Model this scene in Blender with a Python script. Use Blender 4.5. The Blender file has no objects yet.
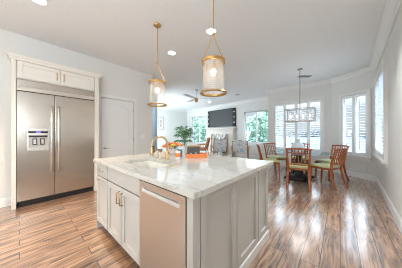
import bpy, bmesh, math, random
from mathutils import Vector, Matrix
random.seed(7)
S = bpy.context.scene
COL = S.collection
PI = math.pi

# ------------------------------------------------------------------ camera, world, light, exposure
cam_d = bpy.data.cameras.new('camera'); cam = bpy.data.objects.new('camera', cam_d); COL.objects.link(cam)
cam_d.sensor_width = 36; cam_d.lens = 36 * 159 / 402; cam_d.clip_start = 0.02
cam.location = (0, 0, 1.25); cam.rotation_euler = (PI / 2, 0, math.radians(41.2))
S.camera = cam
S.view_settings.view_transform = 'Standard'; S.view_settings.look = 'None'
S.view_settings.gamma = 1; S.view_settings.use_curve_mapping = False
S.view_settings.exposure = 0.56
S.cycles.max_bounces = 10; S.cycles.transparent_max_bounces = 24
S.cycles.sample_clamp_indirect = 4; S.cycles.filter_width = 1.0

W = bpy.data.worlds.new('overcast_sky'); S.world = W; W.use_nodes = True
wn = W.node_tree.nodes; wl = W.node_tree.links
tc = wn.new('ShaderNodeTexCoord'); sx = wn.new('ShaderNodeSeparateXYZ'); rp = wn.new('ShaderNodeValToRGB')
wl.new(tc.outputs['Generated'], sx.inputs[0]); wl.new(sx.outputs['Z'], rp.inputs[0])
rp.color_ramp.elements[0].position = 0.0; rp.color_ramp.elements[0].color = (0.88, 0.93, 1.0, 1)
rp.color_ramp.elements[1].position = 0.5; rp.color_ramp.elements[1].color = (0.70, 0.84, 1.0, 1)
bg = wn['Background']; wl.new(rp.outputs[0], bg.inputs[0]); # overcast sky: dim at the horizon, several times brighter overhead
mr = wn.new('ShaderNodeMapRange'); mr.inputs['From Min'].default_value = .12; mr.inputs['From Max'].default_value = .6; mr.inputs['To Min'].default_value = .5; mr.inputs['To Max'].default_value = 8.0
wl.new(sx.outputs['Z'], mr.inputs[0]); wl.new(mr.outputs[0], bg.inputs[1])

def area(name, loc, rot, sx_, sy_, power, color):
    l = bpy.data.lights.new(name, 'AREA'); l.shape = 'RECTANGLE'; l.size = sx_; l.size_y = sy_
    l.energy = power; l.color = color
    o = bpy.data.objects.new(name, l); COL.objects.link(o); o.location = loc; o.rotation_euler = rot
    return o
# unseen warm fill lamp added behind the camera, aimed mostly at the ceiling
area('kitchen_fill_light', (-2.15, -2.0, 1.0), (PI / 2 + 1.1, 0, 0), 3.8, 1.6, 6, (1.0, 0.82, 0.62))
# two cool fill lamps added out of view: beside the viewer and in the living room
area('viewer_side_fill_light', (.26, -1.5, 1.9), (PI / 2 + .5, 0, PI / 2 - .12), 2.1, 1.6, 95, (0.84, 0.93, 1.0))
area('living_room_fill_light', (-7.7, 4.3, 1.0), (PI / 2 + .55, 0, 0), 2.2, 1.3, 125, (0.74, 0.89, 1.0))
CAN_POWER = 3.2
BULB = 6

# ------------------------------------------------------------------ materials
def mat(name, color, rough=0.5, metal=0.0, **kw):
    m = bpy.data.materials.new(name); m.use_nodes = True
    b = m.node_tree.nodes['Principled BSDF']
    b.inputs['Base Color'].default_value = (*color, 1); b.inputs['Roughness'].default_value = rough
    b.inputs['Metallic'].default_value = metal
    for k, v in kw.items(): b.inputs[k].default_value = v
    return m
def nt(m): return m.node_tree.nodes, m.node_tree.links, m.node_tree.nodes['Principled BSDF']
def noisy(name, c1, c2, rough=0.6, scale=8, stretch=(1, 1, 1), bump=0.0, metal=0.0, detail=4, lo=.3, hi=.7, **kw):
    m = mat(name, c1, rough, metal, **kw); n, l, b = nt(m)
    t = n.new('ShaderNodeTexCoord'); mp = n.new('ShaderNodeMapping'); mp.inputs['Scale'].default_value = stretch
    x = n.new('ShaderNodeTexNoise'); x.inputs['Scale'].default_value = scale; x.inputs['Detail'].default_value = detail
    r = n.new('ShaderNodeValToRGB'); r.color_ramp.elements[0].color = (*c1, 1); r.color_ramp.elements[1].color = (*c2, 1)
    r.color_ramp.elements[0].position = lo; r.color_ramp.elements[1].position = hi
    l.new(t.outputs['Object'], mp.inputs[0]); l.new(mp.outputs[0], x.inputs[0]); l.new(x.outputs[0], r.inputs[0]); l.new(r.outputs[0], b.inputs['Base Color'])
    if bump:
        bp = n.new('ShaderNodeBump'); bp.inputs['Strength'].default_value = bump; bp.inputs['Distance'].default_value = 0.01
        l.new(x.outputs[0], bp.inputs['Height']); l.new(bp.outputs[0], b.inputs['Normal'])
    return m
def emis(name, color, strength):
    m = mat(name, color, 0.4); b = nt(m)[2]
    b.inputs['Emission Color'].default_value = (*color, 1); b.inputs['Emission Strength'].default_value = strength
    return m
def glass(name, tint, gloss=0.12, body=0.0, body_col=(1, 1, 1), rough=0.02, ribs=0):
    m = bpy.data.materials.new(name); m.use_nodes = True; n, l = m.node_tree.nodes, m.node_tree.links
    n.remove(n['Principled BSDF']); out = n['Material Output']
    tr = n.new('ShaderNodeBsdfTransparent'); tr.inputs[0].default_value = (*tint, 1)
    gl = n.new('ShaderNodeBsdfGlossy'); gl.inputs['Roughness'].default_value = rough
    mx = n.new('ShaderNodeMixShader'); mx.inputs[0].default_value = gloss
    l.new(tr.outputs[0], mx.inputs[1]); l.new(gl.outputs[0], mx.inputs[2])
    last = mx
    if body:
        tl = n.new('ShaderNodeBsdfTranslucent'); tl.inputs[0].default_value = (*body_col, 1)
        df = n.new('ShaderNodeBsdfDiffuse'); df.inputs[0].default_value = (*body_col, 1)
        a = n.new('ShaderNodeMixShader'); a.inputs[0].default_value = .5; l.new(tl.outputs[0], a.inputs[1]); l.new(df.outputs[0], a.inputs[2])
        m2 = n.new('ShaderNodeMixShader'); m2.inputs[0].default_value = body
        l.new(mx.outputs[0], m2.inputs[1]); l.new(a.outputs[0], m2.inputs[2]); last = m2
        if ribs:
            t = n.new('ShaderNodeTexCoord'); wv = n.new('ShaderNodeTexWave'); wv.bands_direction = 'Z'; wv.inputs['Scale'].default_value = ribs
            wv.inputs['Distortion'].default_value = 1; l.new(t.outputs['Object'], wv.inputs[0])
            mm = n.new('ShaderNodeMath'); mm.operation = 'MULTIPLY_ADD'; mm.inputs[1].default_value = body * .2; mm.inputs[2].default_value = body * .9
            l.new(wv.outputs['Fac'], mm.inputs[0]); l.new(mm.outputs[0], m2.inputs[0])
    l.new(last.outputs[0], out.inputs[0])
    return m

M = {}
M['wall'] = noisy('greige_wall_paint', (.73, .71, .675), (.75, .73, .695), .85, 30)
M['bluewall'] = noisy('blue_grey_wall_paint', (.42, .55, .66), (.44, .57, .68), .8, 30)
M['ceil'] = noisy('ceiling_paint', (.80, .795, .78), (.82, .815, .80), .9, 25)
M['trim'] = mat('white_trim_paint', (.80, .78, .75), .4)
M['door'] = mat('white_door_paint', (.80, .79, .77), .4)
M['cab'] = mat('warm_white_cabinet_paint', (.76, .72, .65), .38)
M['isl'] = mat('pale_greige_island_paint', (.56, .535, .495), .38)
M['shaded_carcass'] = mat('cabinet_carcass_gap_shade', (.12, .10, .08), .7)  # shade in the gaps between island fronts is put into this dark colour
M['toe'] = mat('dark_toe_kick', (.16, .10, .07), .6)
M['black'] = mat('black_plastic', (.015, .015, .017), .4)
M['seam'] = mat('dark_gap', (.05, .045, .04), .7)
M['gold'] = mat('brushed_brass', (.66, .41, .16), .32, 1.0)
M['bronze'] = mat('aged_brass', (.50, .32, .16), .35, 1.0)
M['palebrass'] = mat('satin_champagne_brass', (.72, .52, .28), .32, 1.0)
M['nickel'] = mat('satin_nickel', (.5, .48, .45), .3, 1.0)
M['chrome'] = mat('polished_steel', (.88, .87, .85), .28, 1.0)
M['shutter'] = mat('white_shutter_paint', (.90, .91, .91), .4)
M['pane'] = glass('window_glass', (.97, .99, .99), .05)
M['tglass'] = glass('table_glass', (.74, .83, .84), .38)
M['pglass'] = glass('rippled_pendant_glass', (.97, .97, .97), .06, .30, (1, .98, .96), .1, ribs=16)
M['bulb'] = emis('warm_bulb', (1.0, .78, .48), BULB)
M['lens'] = emis('downlight_lens', (1.0, .93, .82), 9)
M['white'] = mat('white_ceramic', (.85, .84, .80), .2)
M['sink'] = mat('white_fireclay', (.88, .86, .80), .15)
M['wood'] = noisy('red_brown_chair_wood', (.24, .056, .016), (.45, .13, .036), .35, 6, (6, 6, 1))
M['tanwood'] = noisy('walnut_armchair_wood', (.30, .15, .065), (.46, .26, .12), .4, 6, (5, 5, 1))
M['plate'] = mat('white_plastic_plate', (.82, .81, .79), .4)
M['screen'] = mat('black_screen_glass', (.06, .062, .065), .25)
M['speaker'] = mat('speaker_cloth', (.012, .012, .013), .7)
M['mantel'] = noisy('cream_mantel_stone', (.66, .60, .53), (.74, .69, .62), .6, 9)
M['brick'] = noisy('taupe_fire_brick', (.36, .31, .26), (.50, .43, .36), .8, 14)
M['orange'] = mat('orange_lacquer', (.85, .25, .06), .4)
M['rust'] = noisy('rust_woven_fabric', (.46, .14, .06), (.60, .24, .12), .8, 30)
M['bluefab'] = noisy('blue_patterned_fabric', (.36, .52, .68), (.92, .93, .93), .85, 17, lo=.36, hi=.5)
M['denim'] = noisy('blue_upholstery', (.26, .42, .62), (.30, .46, .66), .85, 30)
M['leaf'] = noisy('palm_leaf_green', (.045, .11, .035), (.12, .22, .08), .5, 5)
M['soil'] = mat('potting_soil', (.05, .035, .025), .9)
M['pot'] = noisy('stoneware_pot', (.45, .40, .34), (.55, .50, .44), .6, 10)
M['darkbox'] = noisy('charcoal_crate_wood', (.07, .06, .055), (.13, .11, .10), .6, 12)
M['tan'] = noisy('tan_rim_wood', (.55, .38, .20), (.65, .46, .26), .5, 10)
M['beige'] = mat('beige_ceramic', (.74, .60, .44), .3)
M['blueglass'] = glass('smoky_blue_glass', (.70, .78, .86), .12, .25, (.5, .6, .7))
M['pedestal'] = mat('black_iron', (.02, .018, .018), .35)
M['fan'] = mat('pale_grey_fan_blade', (.62, .61, .59), .5)
M['ventmetal'] = mat('taupe_vent_metal', (.24, .21, .19), .5)
M['crystal'] = glass('crystal', (.92, .95, .97), .2, .04)
M['silver'] = mat('aged_silver', (.34, .33, .31), .35, 1.0)
M['petal1'] = mat('orange_petal', (.85, .26, .06), .6); M['petal2'] = mat('yellow_petal', (.75, .52, .08), .6); M['petal3'] = mat('coral_petal', (.80, .32, .20), .6)
M['petalw'] = mat('white_petal', (.85, .84, .83), .6)
M['stem'] = mat('green_stem', (.12, .22, .06), .6)
M['artwork'] = noisy('muted_print', (.42, .25, .20), (.70, .66, .60), .7, 9)
M['frame'] = mat('silver_grey_frame', (.42, .41, .39), .45)
M['lake'] = noisy('lake_water', (.05, .065, .085), (.10, .12, .145), .5, .25, (1, 3, 1)); nt(M['lake'])[2].inputs['Specular IOR Level'].default_value = .08
M['foliage'] = noisy('pale_green_foliage', (.13, .24, .15), (.40, .55, .43), .7, 1.6)  # pale green leaf colours mottled by noise
M['fartrees'] = noisy('far_trees', (.05, .07, .08), (.09, .115, .13), .9, 1.0)
M['deck'] = noisy('pale_patio_stone', (.50, .50, .48), (.60, .60, .58), .8, 3)

# stainless steel: horizontally brushed
def steel(name, col, rough):
    m = mat(name, col, rough, 1.0); n, l, b = nt(m)
    t = n.new('ShaderNodeTexCoord'); mp = n.new('ShaderNodeMapping'); mp.inputs['Scale'].default_value = (1.5, 1.5, 260)
    x = n.new('ShaderNodeTexNoise'); x.inputs['Scale'].default_value = 1.0; x.inputs['Detail'].default_value = 3
    bp = n.new('ShaderNodeBump'); bp.inputs['Strength'].default_value = .06; bp.inputs['Distance'].default_value = .004
    l.new(t.outputs['Object'], mp.inputs[0]); l.new(mp.outputs[0], x.inputs[0]); l.new(x.outputs[0], bp.inputs['Height']); l.new(bp.outputs[0], b.inputs['Normal'])
    b.inputs['Anisotropic'].default_value = .5
    return m
M['steel'] = steel('brushed_stainless', (.58, .53, .48), .27)
M['steel2'] = steel('brushed_stainless_dishwasher', (.74, .69, .63), .34)

# cushion stripes
m = mat('green_gold_striped_fabric', (.6, .6, .3), .85); n, l, b = nt(m)
t = n.new('ShaderNodeTexCoord'); wv = n.new('ShaderNodeTexWave'); wv.inputs['Scale'].default_value = 7; wv.bands_direction = 'X'; wv.inputs['Distortion'].default_value = .6
r = n.new('ShaderNodeValToRGB'); r.color_ramp.elements[0].color = (.62, .52, .16, 1); r.color_ramp.elements[1].color = (.60, .70, .50, 1)
l.new(t.outputs['Object'], wv.inputs[0]); l.new(wv.outputs['Fac'], r.inputs[0]); l.new(r.outputs[0], b.inputs['Base Color']); M['cushion'] = m

# marble
m = mat('white_quartz_worktop', (.8, .78, .74), .07); n, l, b = nt(m)
t = n.new('ShaderNodeTexCoord'); mp = n.new('ShaderNodeMapping'); mp.inputs['Rotation'].default_value = (0, 0, .5)
mp.inputs['Scale'].default_value = (1.0, 3.2, 1)
x = n.new('ShaderNodeTexNoise'); x.inputs['Scale'].default_value = 1.5; x.inputs['Detail'].default_value = 7; x.inputs['Distortion'].default_value = 1.4
r = n.new('ShaderNodeValToRGB'); e = r.color_ramp.elements
base = (.635, .615, .565, 1)
e[0].position = .40; e[0].color = base; e[1].position = .60; e[1].color = base
for p, c in ((.485, base), (.497, (.49, .47, .43, 1)), (.508, (.565, .545, .50, 1)), (.52, base)):
    q = e.new(p); q.color = c
l.new(t.outputs['Object'], mp.inputs[0]); l.new(mp.outputs[0], x.inputs[0]); l.new(x.outputs[0], r.inputs[0]); l.new(r.outputs[0], b.inputs['Base Color']); M['quartz'] = m

# hand scraped plank floor, boards run along Y
m = mat('hand_scraped_wood_planks', (.3, .17, .1), .22); n, l, b = nt(m)
t = n.new('ShaderNodeTexCoord'); mp = n.new('ShaderNodeMapping'); mp.inputs['Rotation'].default_value = (0, 0, PI / 2)
br = n.new('ShaderNodeTexBrick'); br.offset = .37; br.inputs['Scale'].default_value = 1
br.inputs['Brick Width'].default_value = 1.35; br.inputs['Row Height'].default_value = .15; br.inputs['Mortar Size'].default_value = .0035
br.inputs['Color1'].default_value = (.0, .0, .0, 1); br.inputs['Color2'].default_value = (1, 1, 1, 1); br.inputs['Mortar'].default_value = (.5, .5, .5, 1)
br.inputs['Bias'].default_value = 0
l.new(t.outputs['Object'], mp.inputs[0]); l.new(mp.outputs[0], br.inputs[0])
mp2 = n.new('ShaderNodeMapping'); mp2.inputs['Scale'].default_value = (11, 1.3, 1); l.new(t.outputs['Object'], mp2.inputs[0])
ad = n.new('ShaderNodeVectorMath'); ad.operation = 'MULTIPLY_ADD'; ad.inputs[1].default_value = (7, 7, 7)
l.new(br.outputs['Color'], ad.inputs[0]); l.new(mp2.outputs[0], ad.inputs[2])
x = n.new('ShaderNodeTexNoise'); x.inputs['Scale'].default_value = 2.3; x.inputs['Detail'].default_value = 6; x.inputs['Distortion'].default_value = .9
l.new(ad.outputs[0], x.inputs[0])
r = n.new('ShaderNodeValToRGB'); e = r.color_ramp.elements
e[0].position = .3; e[0].color = (.075, .042, .032, 1); e[1].position = .70; e[1].color = (.56, .355, .228, 1)
q = e.new(.5); q.color = (.33, .188, .113, 1)
l.new(x.outputs[0], r.inputs[0])
tone = n.new('ShaderNodeMix'); tone.data_type = 'RGBA'; tone.blend_type = 'MULTIPLY'; tone.inputs[0].default_value = 1
rr = n.new('ShaderNodeValToRGB'); rr.color_ramp.elements[0].color = (.84, .82, .80, 1); rr.color_ramp.elements[1].color = (1.12, 1.10, 1.06, 1)
l.new(br.outputs['Color'], rr.inputs[0]); l.new(r.outputs[0], tone.inputs[6]); l.new(rr.outputs[0], tone.inputs[7])
gap = n.new('ShaderNodeMix'); gap.data_type = 'RGBA'; gap.inputs[7].default_value = (.05, .025, .015, 1)
l.new(br.outputs['Fac'], gap.inputs[0]); l.new(tone.outputs[2], gap.inputs[6]); l.new(gap.outputs[2], b.inputs['Base Color'])
x2 = n.new('ShaderNodeTexNoise'); x2.inputs['Scale'].default_value = 1; mp3 = n.new('ShaderNodeMapping'); mp3.inputs['Scale'].default_value = (22, 3.0, 1)
l.new(t.outputs['Object'], mp3.inputs[0]); l.new(mp3.outputs[0], x2.inputs[0])
sb = n.new('ShaderNodeMath'); sb.operation = 'SUBTRACT'; l.new(x2.outputs[0], sb.inputs[0]); l.new(br.outputs['Fac'], sb.inputs[1])
bp = n.new('ShaderNodeBump'); bp.inputs['Strength'].default_value = .6; bp.inputs['Distance'].default_value = .008
l.new(sb.outputs[0], bp.inputs['Height']); l.new(bp.outputs[0], b.inputs['Normal'])
b.inputs['Roughness'].default_value = .3; b.inputs['Coat Weight'].default_value = 1; b.inputs['Coat Roughness'].default_value = .16; b.inputs['Coat IOR'].default_value = 2.5
M['floor'] = m

# ------------------------------------------------------------------ mesh helpers
def B(): return bmesh.new()
def box(bm, x0, x1, y0, y1, z0, z1):
    v = [bm.verts.new((x, y, z)) for z in (z0, z1) for y in (y0, y1) for x in (x0, x1)]
    for f in ((0, 2, 3, 1), (4, 5, 7, 6), (0, 1, 5, 4), (2, 6, 7, 3), (0, 4, 6, 2), (1, 3, 7, 5)):
        bm.faces.new([v[i] for i in f])
    return v
def hexa(bm, bot, top):
    v = [bm.verts.new(p) for p in (*bot, *top)]; k = len(bot)
    bm.faces.new(v[:k][::-1]); bm.faces.new(v[k:])
    for i in range(k): bm.faces.new((v[i], v[(i + 1) % k], v[k + (i + 1) % k], v[k + i]))
def tube(bm, pts, r, n=8, closed=False):
    pts = [Vector(p) for p in pts]; N = len(pts); rs = r if isinstance(r, (list, tuple)) else [r] * N
    rings = []; up = None
    for i, p in enumerate(pts):
        if closed: d = pts[(i + 1) % N] - pts[i - 1]
        else: d = pts[min(i + 1, N - 1)] - pts[max(i - 1, 0)]
        d.normalize()
        if up is None: up = Vector((0, 0, 1)) if abs(d.z) < .9 else Vector((1, 0, 0))
        a = d.cross(up)
        if a.length < 1e-4: a = d.cross(Vector((0, 1, 0)))
        a.normalize(); c = a.cross(d); up = c
        rings.append([bm.verts.new(p + (a * math.cos(2 * PI * (k + .5) / n) + c * math.sin(2 * PI * (k + .5) / n)) * rs[i]) for k in range(n)])
    for i in range(N if closed else N - 1):
        A, C = rings[i], rings[(i + 1) % N]
        for k in range(n): bm.faces.new((A[k], A[(k + 1) % n], C[(k + 1) % n], C[k]))
    if not closed: bm.faces.new(rings[0][::-1]); bm.faces.new(rings[-1])
def lathe(bm, prof, n=24, c=(0, 0, 0)):
    rings = []
    for rad, z in prof:
        if rad < 1e-5: rings.append([bm.verts.new((c[0], c[1], c[2] + z))])
        else: rings.append([bm.verts.new((c[0] + rad * math.cos(2 * PI * k / n), c[1] + rad * math.sin(2 * PI * k / n), c[2] + z)) for k in range(n)])
    for A, C in zip(rings, rings[1:]):
        for k in range(n):
            a, b_, c_, d = A[k % len(A)], A[(k + 1) % n % len(A)], C[(k + 1) % n % len(C)], C[k % len(C)]
            vs = []
            for q in (a, b_, c_, d):
                if q not in vs: vs.append(q)
            if len(vs) >= 3: bm.faces.new(vs)
def torus(bm, R, r, z, n=32, k=8, c=(0, 0)):
    tube(bm, [(c[0] + R * math.cos(2 * PI * i / n), c[1] + R * math.sin(2 * PI * i / n), z) for i in range(n)], r, k, True)
def ball(bm, c, r, sc=(1, 1, 1), sub=2):
    bmesh.ops.create_icosphere(bm, subdivisions=sub, radius=r, matrix=Matrix.Translation(c) @ Matrix.Diagonal((*sc, 1)))
def rod(bm, p, q, r, n=12): tube(bm, [p, q], r, n)
def obj(name, bm, m, parent=None, bevel=0, smooth=False, loc=None):
    bmesh.ops.recalc_face_normals(bm, faces=bm.faces)
    me = bpy.data.meshes.new(name); bm.to_mesh(me); bm.free()
    if smooth:
        for p in me.polygons: p.use_smooth = True
    o = bpy.data.objects.new(name, me); COL.objects.link(o)
    if m is not None: me.materials.append(M[m] if isinstance(m, str) else m)
    if parent is not None: o.parent = parent
    if loc: o.location = loc
    if bevel:
        k = o.modifiers.new('bevel', 'BEVEL'); k.width = bevel; k.segments = 2; k.limit_method = 'ANGLE'
    return o
def thing(name, label, cat, loc=(0, 0, 0), rz=0, group=None):
    o = bpy.data.objects.new(name, None); COL.objects.link(o); o.location = loc; o.rotation_euler = (0, 0, rz)
    o.empty_display_size = .1
    return tag(o, label, cat, group)
def tag(o, label, cat=None, group=None, kind=None):
    o['label'] = label
    if cat: o['category'] = cat
    if group: o['group'] = group
    if kind: o['kind'] = kind
    return o
def struct(name, bm, m, parent=None, bevel=0, label=None):
    o = obj(name, bm, m, parent, bevel)
    if parent is None: o['kind'] = 'structure'
    if label: o['label'] = label
    return o
def dup(root, loc, rz, label, group=None):
    r = root.copy(); COL.objects.link(r); r.location = loc; r.rotation_euler = (0, 0, rz); r['label'] = label
    if group: r['group'] = group
    for ch in list(root.children):
        c = ch.copy(); COL.objects.link(c); c.parent = r
        for g in list(ch.children):
            d = g.copy(); COL.objects.link(d); d.parent = c
    return r

# ------------------------------------------------------------------ setting
H = 3.05
OUTLINE = [(-9.15, -2.75), (.50, -2.75), (.875, 6.2), (-.15, 6.95), (-2.3, 6.95), (-2.24, 7.96), (-9.15, 8.77)]
bm = B(); hexa(bm, [(x, y, -.1) for x, y in OUTLINE], [(x, y, 0) for x, y in OUTLINE]); struct('floor', bm, 'floor', label='glossy hand-scraped brown plank floor')
bm = B(); hexa(bm, [(x, y, H) for x, y in OUTLINE], [(x, y, H + .12) for x, y in OUTLINE]); struct('ceiling', bm, 'ceil', label='pale painted ceiling')

def frame(P, Q):
    P = Vector((*P, 0)); Q = Vector((*Q, 0)); d = (Q - P); L = d.length; d.normalize()
    out = Vector((d.y, -d.x, 0))         # walls are walked counter-clockwise: outside is on the right
    return P, d, out, L
def slab(bm, P, d, out, s0, s1, n0, n1, z0, z1):
    def pt(s, nn, z): return P + d * s + out * nn + Vector((0, 0, z))
    hexa(bm, [pt(s0, n0, z0), pt(s1, n0, z0), pt(s1, n1, z0), pt(s0, n1, z0)], [pt(s0, n0, z1), pt(s1, n0, z1), pt(s1, n1, z1), pt(s0, n1, z1)])
def wall(name, P, Q, holes=(), m='wall', th=.14, e0=0, e1=0):
    P_, d, out, L = frame(P, Q); bm = B()
    ss = sorted({-e0, L + e1, *[h for a in holes for h in a[:2]]})
    for a, c in zip(ss, ss[1:]):
        hs = [h for h in holes if h[0] <= a + 1e-6 and h[1] >= c - 1e-6]
        if not hs: slab(bm, P_, d, out, a, c, 0, th, 0, H)
        else:
            h = hs[0]
            if h[2] > 0: slab(bm, P_, d, out, a, c, 0, th, 0, h[2])
            slab(bm, P_, d, out, a, c, 0, th, h[3], H)
    bmesh.ops.remove_doubles(bm, verts=bm.verts, dist=1e-5)
    return struct(name, bm, m)
def sweep(name, pts, prof, m='trim', closed_ends=True):
    """profile of (inward offset, z) swept along an inside wall polyline with mitred corners"""
    pts = [Vector((*p, 0)) for p in pts]; bm = B(); rows = []
    for i, p in enumerate(pts):
        d0 = (p - pts[i - 1]).normalized() if i else (pts[1] - p).normalized()
        d1 = (pts[i + 1] - p).normalized() if i < len(pts) - 1 else d0
        n0 = Vector((-d0.y, d0.x, 0)); n1 = Vector((-d1.y, d1.x, 0)); mt = (n0 + n1); mt.normalize(); k = 1 / max(.3, mt.dot(n0))
        rows.append([bm.verts.new(p + mt * (o_ * k) + Vector((0, 0, z))) for o_, z in prof])
    k = len(prof)
    for A, C in zip(rows, rows[1:]):
        for j in range(k): bm.faces.new((A[j], A[(j + 1) % k], C[(j + 1) % k], C[j]))
    bm.faces.new(rows[0]); bm.faces.new(rows[-1][::-1])
    return struct(name, bm, m)
BASE = [(0, 0), (.018, 0), (.018, .11), (.012, .13), (.006, .145), (0, .145)]
CROWN = [(0, H), (.13, H), (.13, H - .018), (.10, H - .035), (.055, H - .085), (.03, H - .105), (.022, H - .14), (0, H - .14)]

A_, B_, C_, D_ = (.35, -2.6), (.72, 6.13), (-.2, 6.8), (-2.25, 6.8)
D2, F_, G_, HB = (-2.4, 7.83), (-9.0, 8.6), (-9.0, 4.0), (-6.05, 4.0)
K_, L_ = (-4.35, 2.7), (-4.35, -2.6)
LA = math.hypot(B_[0] - A_[0], B_[1] - A_[1])
W3 = (2.6 + 4.42, 2.6 + 5.92, .76, 2.55)
W2 = (.29, .95, .62, 2.40); W2 = (1.138 - .95, 1.138 - .29, .62, 2.40)
W1 = (.27, 1.80, .62, 2.45)
wall('wall_right', A_, B_, [W3], e1=.1)
wall('wall_angled', B_, C_, [W2], e1=.05)
wall('wall_nook', C_, D_, [W1])
wall('wall_nook_return', D_, D2)
LV = math.hypot(F_[0] - D2[0], F_[1] - D2[1])
WR = (.21, 1.50, .78, 2.42); WL = (LV - 2.16, LV - .64, .62, 2.50)
wall('wall_living', D2, F_, [WR, WL], e1=.1)
wall('wall_living_left', F_, G_, e1=.14)
wall('wall_living_front', G_, HB, m='bluewall')
DOOR = (2.7 - 2.12, 2.7 - 1.28, 0, 2.15)
wall('wall_left', K_, L_, [DOOR])
wall('wall_rear', L_, A_, [(1.3, 3.2, 1.05, 2.1)])
wall('wall_hall', (-7.0, 4.0), (-7.0, 2.4)); wall('wall_hall_end', (-7.0, 2.56), (-4.49, 2.56))

sweep('trim_crown_right', [A_, B_, C_, D_, D2, F_, G_], CROWN)
sweep('baseboard_right', [A_, B_, C_, D_, D2, F_, G_], BASE)
sweep('baseboard_left', [(-4.35, -.09), L_], BASE)
sweep('baseboard_door', [K_, (-4.35, 2.21)], BASE)

def window(name, P, Q, w, panels, tilts, shutters=True, sash=2, casing=.07, proud=0):
    P_, d, out, L = frame(P, Q); s0, s1, z0, z1 = w
    bm = B()
    g = casing
    slab(bm, P_, d, out, s0 - g, s0, -.022 - proud, .10, z0 - .02, z1 + g); slab(bm, P_, d, out, s1, s1 + g, -.022 - proud, .10, z0 - .02, z1 + g)
    slab(bm, P_, d, out, s0, s1, -.022 - proud, .10, z1, z1 + g)
    slab(bm, P_, d, out, s0 - g - .02, s1 + g + .02, -.055 - proud, .10, z0 - .045, z0)
    slab(bm, P_, d, out, s0 - g, s1 + g, -.018, 0, z0 - .12, z0 - .045)
    # outer sash bars
    for i in range(sash + 1):
        c = s0 + (s1 - s0) * i / sash; slab(bm, P_, d, out, max(s0, c - .03), min(s1, c + .03), .075, .125, z0, z1)
    slab(bm, P_, d, out, s0, s1, .075, .125, z0, z0 + .05); slab(bm, P_, d, out, s0, s1, .075, .125, z1 - .05, z1)
    root = struct(name, bm, 'trim', bevel=.003)
    bm = B(); slab(bm, P_, d, out, s0, s1, .097, .103, z0, z1); obj('window_pane', bm, 'pane', root)
    if shutters:
        P_ = P_ - out * proud; n = panels; pw = (s1 - s0) / n
        for i in range(n):
            a, c = s0 + i * pw + .003, s0 + (i + 1) * pw - .003; st = .045
            bm = B()
            slab(bm, P_, d, out, a, a + st, -.012, .018, z0 + .01, z1 - .01); slab(bm, P_, d, out, c - st, c, -.012, .018, z0 + .01, z1 - .01)
            slab(bm, P_, d, out, a + st, c - st, -.012, .018, z0 + .01, z0 + .10); slab(bm, P_, d, out, a + st, c - st, -.012, .018, z1 - .09, z1 - .01)
            sp = obj('shutter_panel', bm, 'shutter', root)
            bm = B(); za, zb = z0 + .10, z1 - .09; k = int((zb - za) / .073); ti = math.radians(tilts[i % len(tilts)])
            for j in range(k):
                zc = za + (j + .5) * (zb - za) / k; hw = .037; th = .005
                def q(s, u, v):
                    nn = u * math.cos(ti) - v * math.sin(ti); zz = u * math.sin(ti) + v * math.cos(ti)
                    return P_ + d * s + out * (.003 + nn) + Vector((0, 0, zc + zz))
                ring = [(-hw, 0), (-hw * .5, th), (hw * .5, th), (hw, 0), (hw * .5, -th), (-hw * .5, -th)]
                hexa(bm, [q(a + st, *p) for p in ring], [q(c - st, *p) for p in ring])
            obj('louvers', bm, 'shutter', sp)
            bm = B(); slab(bm, P_, d, out, (a + c) / 2 - .005, (a + c) / 2 + .005, -.048, -.040, z0 + .2, z1 - .2); obj('tilt_rod', bm, 'shutter', sp)
    return root
window('window_1', C_, D_, W1, 4, [8, 8, 8, 30])
window('window_2', B_, C_, W2, 2, [9, 11])
window('window_3', A_, B_, W3, 2, [12, 12], proud=.03)
window('window_4', D2, F_, WR, 2, [0], shutters=False, casing=.03)
window('window_5', D2, F_, WL, 2, [0], shutters=False, casing=.03)
window('window_6', L_, A_, (1.3, 3.2, 1.05, 2.1), 2, [0], shutters=False, sash=3)

# applied panel moulding below the angled-wall window
P_, d_, out_, _ = frame(B_, C_); bm = B()
for s0, s1, z0, z1 in ((.2, .84, .44, .46), (.2, .84, .2, .22), (.2, .22, .22, .44), (.82, .84, .22, .44)): slab(bm, P_, d_, out_, s0, s1, -.012, 0, z0, z1)
struct('trim_panel_moulding', bm, 'wall')

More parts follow.
